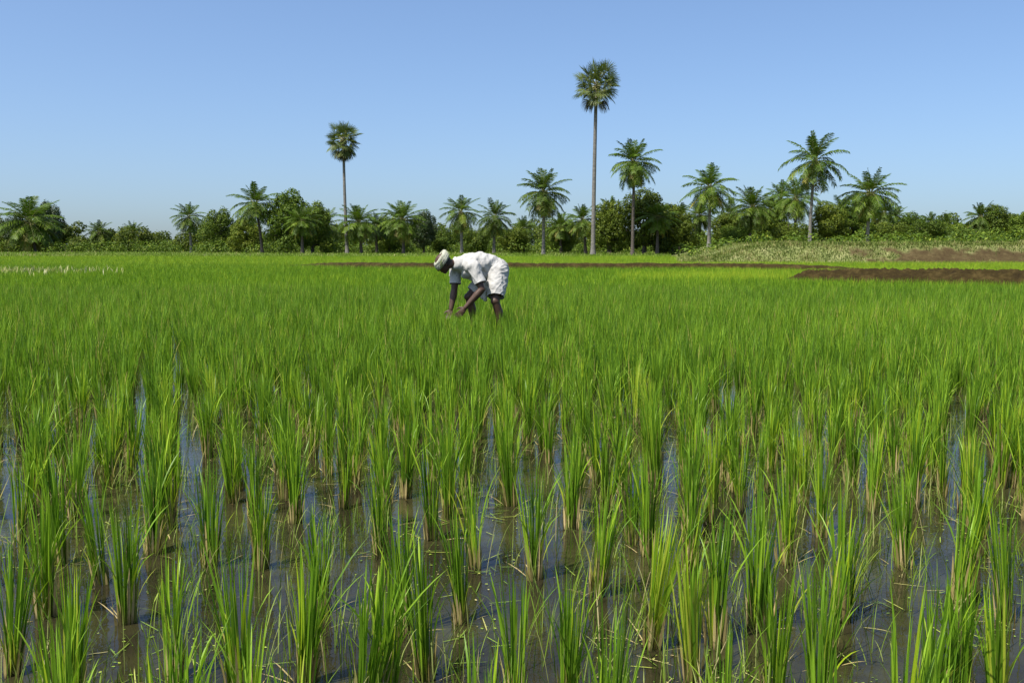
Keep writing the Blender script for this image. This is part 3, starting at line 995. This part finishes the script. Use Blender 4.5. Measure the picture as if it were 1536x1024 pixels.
def coconut_proto(kind):
    """crown around its growing point at z = 0 with fronds of about 3 m; trunk is made per tree"""
    A = Acc()
    nf = (38, 32, 44, 35)[kind]
    for k in range(nf):
        t = (k + 0.5) / nf
        el = R(87 - 150 * t ** 0.88) + rng.normal(0, 0.09)
        az = k * 2.39996 + rng.normal(0, 0.18)
        dr = (0.20 + 2.6 * t if t < 0.4 else 1.24 - 1.5 * (t - 0.4)) + rng.normal(0, 0.10)
        Lf = (3.1 - 0.5 * abs(t - 0.45)) * rng.uniform(0.88, 1.08) * (0.86 if t < 0.12 else 1)
        pinnate(A, (0.08 * math.cos(az), 0.08 * math.sin(az), 0.1 - 0.35 * t), az, el, dr, Lf, 0.55 + 0.40 * min(1, t * 3), 0.33 + 0.30 * (t > 0.5) * rng.uniform(0, 1) + rng.normal(0, 0.06), 0, 1, hang=0.22 + 0.6 * t, nl=36)
    cm = A.build('crown', [M['frond'], M['stalk']])
    A = Acc()
    for k in range((6, 4, 9, 5)[kind]):
        az = k * 2.39996 * 1.37 + rng.uniform(0, 0.6)
        pinnate(A, (0.1 * math.cos(az), 0.1 * math.sin(az), -0.35), az, R(rng.uniform(-62, -28)), rng.uniform(0.35, 0.7), rng.uniform(1.9, 2.7), 0.7, rng.uniform(0.2, 1.0), 0, 1, hang=0.8, nl=28)
    dm = A.build('dry_fronds', [M['dryfrond'], M['stalk']])
    A = Acc()
    V, F = tube([(0, 0, 0.1), (0, 0, -0.4), (0, 0, -0.9)], [0.12, 0.16, 0.05], 8)
    A.add(V, F, 0.3, 0)
    for k in range(16):
        c = Vector((0.20 * math.cos(k * 2.4), 0.20 * math.sin(k * 2.4), -0.45 + rng.normal(0, 0.12)))
        V, F = tube([c + Vector((0, 0, 0.15 * q)) for q in (-1, -0.7, 0, 0.7, 1)], [0.01, 0.10, 0.13, 0.10, 0.01], 7)
        A.add(V, F, rng.uniform(0, 1), 0)
    nm = A.build('coconuts', M['nut'], True)
    return cm, dm, nm


COCO = [coconut_proto(k) for k in range(4)]


def trunk_mesh(name, H, r0, r1, lean, mat, flare=1.5, n=14, sway=0.0):
    P, rad = [], []
    for k in range(n + 1):
        t = k / n
        P.append((lean[0] * t ** 1.6 + sway * math.sin(t * PI), lean[1] * t ** 1.6, -0.15 + (H + 0.15) * t))
        rad.append((r0 + (r1 - r0) * t) * (1 + (flare - 1) * math.exp(-t * H / 0.5)) * (1 + 0.03 * (k % 2)))
    V, F = tube(P, rad, 10)
    A = Acc(); A.add(V, F, 0.5, 0)
    return A.build(name, mat, True)


def ground_z(x, y):
    return max(-0.05, bank_z(x, y)) if y > 53 else -0.05


def coconut(px, d, top, cy, label, kind, crown_px, base_px=None, nuts=True, mat='bark', rz=None, dry=True, r0=0.19):
    """px: crown centre; d: distance; top: pixel row of the highest frond; cy: pixel row of the growing point; crown_px: half width"""
    bp = px if base_px is None else base_px
    x0, y0 = (bp - 768) / FPX * d, d
    z0 = ground_z(x0, y0)
    hz = CAM_Z + (367 - cy) / FPX * d
    H = hz - z0
    lean = ((px - bp) / FPX * d, 0.0)
    root = empty('coconut_palm', (x0, y0, z0))
    tag(root, label, 'palm tree', 'coconut palms along the field edge')
    link('trunk', trunk_mesh('trunk', H, r0, r0 * 0.68, lean, M[mat], 1.7), root)
    s = crown_px / FPX * d / 2.62
    rz = rng.uniform(0, 2 * PI) if rz is None else rz
    c = link('crown', COCO[kind][0], root)
    parts = [c]
    if dry:
        parts.append(link('dry_fronds', COCO[kind][1], root))
    if nuts:
        parts.append(link('coconuts', COCO[kind][2], root))
    for p in parts:
        p.location = (lean[0], 0, H)
        p.rotation_euler = (0, 0, rz)
        p.scale = (s, s, s * ((cy - top) / FPX * d) / (2.95 * s) if p is c else s)
    return root


CO = [
    (50, 140, 290, 332, 'coconut palm with yellow lower fronds beside a round dark tree at the far left', 2, 45, 56, 'barkdark'),
    (152, 165, 328, 349, 'small distant coconut palm over bushes, nearest to the round dark tree', 1, 20, 153, 'barkdark'),
    (203, 165, 329, 350, 'small distant coconut palm just left of the slim lone palm', 0, 18, 204, 'barkdark'),
    (287, 140, 301, 326, 'slim thin-crowned coconut palm with a clear pale trunk, left of the big bushy tree', 1, 25, 289, 'bark'),
    (386, 122, 271, 306, 'coconut palm leaning out of the big bushy tree left of the slender fan palm', 0, 34, 395, 'barkdark'),
    (490, 130, 309, 338, 'half-hidden coconut palm between the big bushy tree and the slender fan palm', 3, 25, 490, 'barkdark'),
    (540, 122, 303, 334, 'short coconut palm close on the right of the slender fan palm', 2, 32, 543, 'barkdark'),
    (605, 118, 298, 330, 'short coconut palm with a dark tree behind its right side', 2, 34, 606, 'barkdark'),
    (692, 118, 291, 318, 'coconut palm standing behind the bending farmer, above his turban', 1, 30, 693, 'bark'),
    (742, 122, 296, 326, 'coconut palm standing behind the bending farmer, above his back', 3, 28, 741, 'bark'),
    (815, 112, 249, 290, 'full round coconut palm just left of the tallest fan palm', 2, 36, 815, 'bark'),
    (873, 122, 302, 330, 'low coconut palm partly behind the trunk of the tallest fan palm', 3, 26, 878, 'barkdark'),
    (949, 108, 206, 246, 'tall coconut palm just right of the tallest fan palm', 2, 35, 948, 'barkdark'),
    (1062, 104, 243, 283, 'coconut palm at the left end of the raised bank', 0, 37, 1062, 'bark'),
    (1126, 108, 275, 312, 'low dense coconut palm on the bank, second along it', 2, 34, 1122, 'barkdark'),
    (1190, 112, 262, 298, 'coconut palm half covered by the taller palm at its right', 3, 34, 1190, 'bark'),
    (1216, 104, 195, 243, 'tallest coconut palm on the raised bank', 1, 43, 1212, 'bark'),
    (1300, 104, 250, 291, 'coconut palm with drooping fronds at the right end of the palms on the bank', 0, 41, 1298, 'bark'),
    (1465, 118, 300, 326, 'small coconut palm rising from bushes at the far right', 3, 22, 1464, 'barkdark'),
    (1340, 122, 305, 326, 'small palm among bushes right of the drooping palm', 1, 18, 1340, 'barkdark'),
    (1392, 122, 316, 334, 'small palm among pale green bushes under open sky on the right', 3, 17, 1392, 'barkdark'),
    (1258, 118, 292, 318, 'small palm seen between the tallest bank palm and the drooping palm', 3, 26, 1258, 'barkdark'),
    (1020, 122, 300, 325, 'small palm at the right edge of the wide bushy tree', 3, 24, 1018, 'barkdark'),
    (1048, 126, 300, 324, 'small palm peeking out at the left of the first palm on the bank', 2, 24, 1048, 'barkdark'),
    (1092, 124, 296, 322, 'small palm in the gap between the first two palms on the bank', 3, 26, 1092, 'barkdark'),
    (1152, 122, 288, 316, 'small palm just right of the low dense palm on the bank', 0, 26, 1152, 'barkdark'),
    (1168, 126, 268, 298, 'slim palm behind, left of the half covered palm on the bank', 1, 24, 1170, 'barkdark'),
    (1282, 126, 286, 314, 'small palm tucked against the left of the drooping palm', 2, 26, 1282, 'barkdark'),
    (1322, 118, 296, 320, 'small palm tucked against the right of the drooping palm', 0, 24, 1322, 'barkdark'),
    (1415, 126, 318, 336, 'tiny palm among the low bushes left of the small far right palm', 2, 17, 1415, 'barkdark'),
    (985, 112, 300, 326, 'palm with broad arching fronds before the right half of the wide bushy tree', 3, 30, 985, 'barkdark'),
    (455, 118, 306, 332, 'palm with arching fronds before the big bushy tree, lacking a clear trunk', 2, 26, 455, 'barkdark'),
    (565, 128, 316, 340, 'small palm between the two short palms left of the farmer', 1, 22, 566, 'barkdark'),
    (840, 126, 316, 340, 'small palm right of the full round palm', 2, 22, 841, 'barkdark'),
    (785, 130, 322, 344, 'small palm left of the full round palm', 0, 20, 785, 'barkdark'),
    (915, 122, 292, 318, 'small palm at the left edge of the wide bushy tree', 1, 22, 915, 'barkdark'),
]
for (px, d, top, cy, lab, kind, cp_, bp, mt) in CO:
    coconut(px, d, top, cy, lab, kind, cp_, bp, nuts=cp_ > 28, mat=mt)


def fan_leaf(A, base, az, elev, pet, rad, tint, m, ms, spread=R(118), droop=0.25):
    """costapalmate fan on a stalk"""
    d = Vector((math.cos(az) * math.cos(elev), math.sin(az) * math.cos(elev), math.sin(elev)))
    side = Vector((-math.sin(az), math.cos(az), 0))
    up = d.cross(side) * -1
    if up.z < 0: up = -up
    roll = rng.normal(0, 0.55)
    side, up = side * math.cos(roll) + up * math.sin(roll), up * math.cos(roll) - side * math.sin(roll)
    B = Vector(base)
    sag = Vector((0, 0, -1)) * pet * 0.10
    pts = [B, B + d * pet * 0.5 + sag * 0.3, B + d * pet + sag]
    V, F = tube(pts, [0.05, 0.035, 0.028], 5)
    A.add(V, F, 0.6, 0, ms)
    E = pts[-1]
    n = 24
    for k in range(n):
        a = -spread + 2 * spread * k / (n - 1) + rng.normal(0, 0.02)
        t = d * math.cos(a) + side * math.sin(a)
        ln = rad * (0.80 + 0.20 * math.cos(a * 0.7)) * rng.uniform(0.92, 1.06)
        lift = up * (0.16 * abs(math.sin(a)) - 0.02)
        t = (t + lift).normalized()
        p1 = E + t * ln * 0.58
        t2 = (t + Vector((0, 0, -droop)) + Vector(rng.normal(0, 0.05, 3))).normalized()
        p2 = p1 + t2 * ln * 0.42
        wv = (up.cross(t)).normalized()
        fold = up * 0.02 * (1 if k % 2 else -1)
        w1 = ln * math.sin(spread / n) * 0.85
        A.add([E - wv * 0.012, E + wv * 0.012, p1 - wv * w1 * 0.5 + fold, p1 + wv * w1 * 0.5 - fold, p2 - wv * 0.008, p2 + wv * 0.008],
              np.array([(0, 1, 3, 2), (2, 3, 5, 4)]), np.full(6, np.clip(tint + rng.normal(0, 0.06), 0, 1)), 0.0, m)


def palmyra(px, bp, d, top, cy, half_w, label, seed_dead, n_leaf, elev_lo, sway=0.0, r0=0.24):
    x0 = (bp - 768) / FPX * d
    z0 = ground_z(x0, d)
    hz = CAM_Z + (367 - cy) / FPX * d
    H = hz - z0
    lean = ((px - bp) / FPX * d, 0)
    root = empty('fan_palm', (x0, d, z0))
    tag(root, label, 'palm tree', 'fan palms standing over the field edge')
    link('trunk', trunk_mesh('trunk', H + 0.3, r0, r0 * 0.72, lean, M['bark'], 1.75, 22, sway), root)
    hw = half_w / FPX * d
    A = Acc()
    for k in range(n_leaf):
        t = (k + 0.5) / n_leaf
        el = R(80) + (elev_lo - R(80)) * t ** 0.75 + rng.normal(0, 0.08)
        az = k * 2.39996 + rng.normal(0, 0.2)
        pet = hw * rng.uniform(0.34, 0.66)
        fan_leaf(A, (0, 0, 0.10 - 0.3 * t), az, el, pet, hw * rng.uniform(0.36, 0.43), 0.32 + 0.28 * rng.uniform(0, 1) + (0.15 if t > 0.5 else 0), 0, 1, droop=0.12 + 0.5 * t)
    c = link('crown', A.build('crown', [M['fan'], M['stalk']]), root)
    c.location = (lean[0], 0, H)
    A = Acc()
    for (az, el, q) in seed_dead:
        fan_leaf(A, (0, 0, -0.35), az, R(el), hw * 0.45, hw * 0.46, q, 0, 1, spread=R(80), droop=0.9)
    c = link('withered_fans', A.build('withered_fans', [M['deadfan'], M['stalk']]), root)
    c.location = (lean[0], 0, H)
    A = Acc()
    for k in range(18):
        a = k * 2.4
        c_ = Vector((0.34 * math.cos(a), 0.34 * math.sin(a), -0.15 - 0.025 * k))
        V, F = tube([c_ + Vector((0, 0, 0.11 * q)) for q in (-1, -0.6, 0, 0.6, 1)], [0.01, 0.09, 0.11, 0.09, 0.01], 6)
        A.add(V, F, rng.uniform(0, 0.5), 0)
    c = link('fruit_bunch', A.build('fruit_bunch', M['nut'], True), root)
    c.location = (lean[0], 0, H)
    return root


palmyra(892, 889, 108, 90, 134, 41, 'tallest fan palm, its round open crown high over the field on a bare grey trunk',
        [(0.15, -62, 0.2), (PI - 0.1, -62, 0.25), (0.4, -50, 0.4), (PI + 0.3, -75, 0.1), (PI - 0.5, -52, 0.5), (-0.3, -72, 0.3)], 50, R(-46))
palmyra(519, 522, 122, 178, 212, 32, 'slender fan palm with a small round crown on a thin dark curved trunk',
        [(k * 0.62, -58 - 12 * (k % 3), 0.15 + 0.08 * (k % 4)) for k in range(10)], 46, R(-62), sway=-0.12, r0=0.21)


# ================================================================== broad-leaved trees
def foliage(A, lobes, n, size, tint0=0.45, tj=0.16, m=0, flat=0.8):
    """small pointed leaves spread through lobes (centre, radii)"""
    vol = np.array([l[1][0] * l[1][2] for l in lobes])
    pick = rng.choice(len(lobes), n, p=vol / vol.sum())
    C = np.array([l[0] for l in lobes], float)[pick]
    Rr = np.array([l[1] for l in lobes], float)[pick]
    d = rng.normal(0, 1, (n, 3))
    d /= np.linalg.norm(d, axis=1)[:, None]
    # twigs: leaves gather in small sprays
    ng = max(8, n // 22)
    gd = rng.normal(0, 1, (ng, 3)); gd /= np.linalg.norm(gd, axis=1)[:, None]
    gi = rng.integers(0, ng, n)
    d = gd[gi] + d * 0.17
    rr = (0.72 + 0.30 * rng.uniform(0, 1, ng)[gi]) * rng.uniform(0.9, 1.06, n)
    P = C + d * rr[:, None] * Rr
    nrm = d + np.array([0, 0, 0.5]) + rng.normal(0, 0.7, (n, 3))
    nrm /= np.linalg.norm(nrm, axis=1)[:, None]
    u_ = np.cross(nrm, rng.normal(0, 1, (n, 3)))
    u_ /= np.linalg.norm(u_, axis=1)[:, None]
    v_ = np.cross(nrm, u_)
    s = size * rng.uniform(0.6, 1.35, n)[:, None]
    V = np.stack([P - u_ * s * 0.6, P - v_ * s * 0.30 + nrm * s * 0.08, P + u_ * s * 0.6, P + v_ * s * 0.30 + nrm * s * 0.08], 1).reshape(-1, 3)
    F = np.arange(n * 4).reshape(n, 4)
    tg = rng.normal(0, 0.12, ng)[gi]
    tint = np.clip(rng.normal(tint0, tj, n) + tg, 0, 1)
    keep = P[:, 2] > 0.02
    F = F[keep]
    A.add(V, F, np.repeat(tint, 4), 0.0, m)


def tree_proto(kind):
    """about 6 m tall and wide; returns crown mesh, trunk mesh"""
    lob = []
    if kind in (0, 1, 2, 3):          # spreading bushy tree, foliage almost to the ground
        nl = (15, 13, 17, 14)[kind]
        for k in range(nl):
            a = k * 2.39996 + rng.uniform(0, 0.5)
            t = (k + 0.5) / nl
            h = 0.7 + 4.6 * t ** 0.8
            r = (2.5 * math.sqrt(max(0.02, 1 - (t * 0.96) ** 2.4))) * rng.uniform(0.65, 1.0)
            q = rng.uniform(0.75, 1.25)
            lob.append(((r * math.cos(a), r * math.sin(a), h), (q, q, q * rng.uniform(0.7, 0.95))))
        lob.append(((0, 0, 2.6), (1.5, 1.5, 1.9)))
        nleaf = 14000
    elif kind in (4, 5):              # low rounded shrub mass
        for k in range(10):
            a = k * 2.39996
            r = rng.uniform(0.6, 2.4)
            q = rng.uniform(0.8, 1.3)
            lob.append(((r * math.cos(a), r * math.sin(a), rng.uniform(0.6, 2.9)), (q, q, q * 0.9)))
        lob.append(((0, 0, 1.4), (2.0, 2.0, 1.5)))
        nleaf = 9500
    else:                             # dense dark ball on a short trunk
        for k in range(16):
            a = k * 2.39996
            t = (k + 0.5) / 16
            z = 3.4 + 2.0 * (1 - 2 * t)
            r = 2.0 * math.sqrt(max(0, 1 - (1 - 2 * t) ** 2))
            lob.append(((r * math.cos(a), r * math.sin(a), z), (0.95, 0.95, 0.85)))
        lob.append(((0, 0, 3.4), (2.2, 2.2, 2.1)))
        nleaf = 14000
    A = Acc()
    foliage(A, lob, nleaf, 0.20 if kind != 6 else 0.19, 0.45, 0.15)
    cm = A.build('crown', M['leafdark'] if kind == 6 else M['leaf'])
    A = Acc()
    top = 3.0
    V, F = tube([(0, 0, -0.2), (0.05, 0, 0.8), (-0.05, 0.05, 1.8), (0.05, 0, top)], [0.30, 0.20, 0.17, 0.11], 8)
    A.add(V, F, 0.4, 0)
    for k in range(7):
        c = lob[(k * 2) % len(lob)][0]
        z0 = rng.uniform(0.9, 2.4)
        V, F = tube([(0, 0, z0), (c[0] * 0.45, c[1] * 0.45, z0 + (c[2] - z0) * 0.35), (c[0] * 0.95, c[1] * 0.95, c[2])], [0.11, 0.08, 0.03], 6)
        A.add(V, F, 0.4, 0)
    return cm, A.build('trunk', M['barkdark'], True)


BT = [tree_proto(k) for k in range(7)]


def bush(px, d, top, half_w, kind, label, name='broadleaf_tree', group='broad-leaved trees behind the field', base_z=None):
    x = (px - 768) / FPX * d
    z = ground_z(x, d)
    H = CAM_Z + (367 - top) / FPX * d - z
    root = empty(name, (x, d, z), rng.uniform(0, 2 * PI))
    tag(root, label, 'tree' if name != 'shrub' else 'shrub', group)
    ph = (6.0, 6.0, 6.0, 6.0, 3.8, 3.8, 6.2)[kind]
    sx = half_w / FPX * d / 3.1
    for n_, m_ in (('trunk', BT[kind][1]), ('crown', BT[kind][0])):
        o = link(n_, m_, root)
        o.scale = (sx, sx, H / ph)
    return root


bush(78, 156, 300, 25, 6, 'dense round dark tree behind the yellow-fronded palm at the far left')
bush(30, 158, 320, 24, 6, 'dark tree half hidden on the left of the yellow-fronded palm')
bush(2, 160, 326, 20, 1, 'dark bushy tree cut by the left edge of the view')
bush(332, 134, 312, 30, 1, 'dark bushy tree right of the slim thin-crowned palm')
bush(372, 130, 325, 30, 2, 'dark tree under the palm that leans out of the big bushy tree')
bush(432, 122, 284, 38, 0, 'big bushy tree, the tallest one left of the slender fan palm')
bush(470, 126, 298, 32, 3, 'right half of the big bushy clump left of the slender fan palm')
bush(636, 126, 314, 24, 6, 'dark round tree behind the palm left of the farmer')
bush(585, 132, 322, 26, 2, 'bushy tree between the two short palms left of the farmer')
bush(664, 130, 336, 26, 4, 'low bush behind the farmer, left of the two palms above him', 'shrub')
bush(716, 126, 338, 26, 5, 'low bush between the two palms above the farmer', 'shrub')
bush(772, 128, 338, 28, 4, 'low bush left of the full round palm', 'shrub')
bush(845, 128, 326, 24, 1, 'bushy tree between the full round palm and the tallest fan palm')
bush(912, 118, 300, 34, 2, 'light green left part of the wide bushy tree behind the tall palm')
bush(965, 116, 283, 48, 0, 'wide bushy tree behind the tall coconut palm right of the tallest fan palm')
bush(1008, 118, 302, 34, 3, 'right part of the wide bushy clump, next to the bank')
bush(1090, 118, 318, 30, 1, 'bushy tree between the first two palms on the bank')
bush(1150, 116, 312, 34, 2, 'bushy tree left of the tallest palm on the bank')
bush(1240, 114, 302, 34, 0, 'bushy tree right of the tallest palm on the bank')
bush(1275, 118, 306, 30, 3, 'bushy tree left of the drooping palm on the bank')
bush(1180, 110, 330, 28, 4, 'light green shrub on the bank under the tallest palm', 'shrub')
bush(1100, 108, 336, 26, 5, 'light green shrub on the bank between the first two palms', 'shrub')
bush(1335, 112, 330, 30, 5, 'light green shrub right of the drooping palm', 'shrub')
bush(1365, 118, 318, 26, 1, 'yellow-green bushy tree under open sky right of the drooping palm')
bush(1395, 112, 328, 30, 4, 'yellow-green shrub in the middle of the low bushes on the right', 'shrub')
bush(1430, 120, 330, 34, 5, 'low shrub left of the small far right palm', 'shrub')
bush(1488, 118, 306, 32, 2, 'dark bushy tree at the far right beside the small palm')
bush(1530, 116, 314, 34, 3, 'bushy tree cut by the right edge of the view')
bush(1460, 108, 342, 36, 4, 'low shrub in front of the small far right palm', 'shrub')
bush(1565, 122, 320, 34, 1, 'bushy tree just past the right edge')

# the far wood behind them reads as one mass
A = Acc()
lob = []
px = -260
while px < 1800:
    d = rng.uniform(150, 185)
    if px > 1000: d = rng.uniform(128, 145)
    top = 346 + 7 * fbm(px * 0.01, 3) + rng.uniform(-6, 6)
    if 150 < px < 260: top += 2
    if px > 1300: top -= 8
    if 520 < px < 900: top -= 4
    x = (px - 768) / FPX * d
    H = CAM_Z + (367 - top) / FPX * d
    for k in range(3):
        q = rng.uniform(0.9, 1.7)
        lob.append(((x + rng.normal(0, 1.4), d + rng.normal(0, 2), (H * rng.uniform(0.85, 1.22) - q * 0.8) * (0.25 + 0.75 * k / 2)), (q * 1.1, q * 1.2, q)))
    px += rng.uniform(9, 15)
foliage(A, lob, 240000, 0.36, 0.42, 0.16)
tag(link('far_wood', A.build('far_wood', M['leaf'])), 'low continuous green wood far behind the palms', 'wood', kind='stuff')
# undergrowth in front of the trunks
A = Acc()
lob = []
px = -260
while px < 1800:
    if not (975 < px < 1010):
        d = rng.uniform(126, 150) if px < 980 else rng.uniform(112, 126)
        if px < 300: d += 22
        x = (px - 768) / FPX * d
        z = ground_z(x, d)
        q = rng.uniform(0.6, 1.5)
        lob.append(((x, d, z + q * 0.5), (q * 1.6, q * 1.2, q)))
    px += rng.uniform(5, 10)
px = 1035
while px < 1800:
    d = rng.uniform(72, 100)
    x = (px - 768) / FPX * d
    z = ground_z(x, d)
    q = rng.uniform(0.25, 0.8) * (1.25 if px > 1320 else 1)
    lob.append(((x, d, z + q * 0.3), (q * 1.7, q * 1.2, q)))
    px += rng.uniform(6, 16)
foliage(A, lob, 90000, 0.25, 0.40, 0.18)
tag(link('undergrowth', A.build('undergrowth', M['leaf'])), 'leafy undergrowth along the foot of the trees', 'undergrowth', kind='stuff')
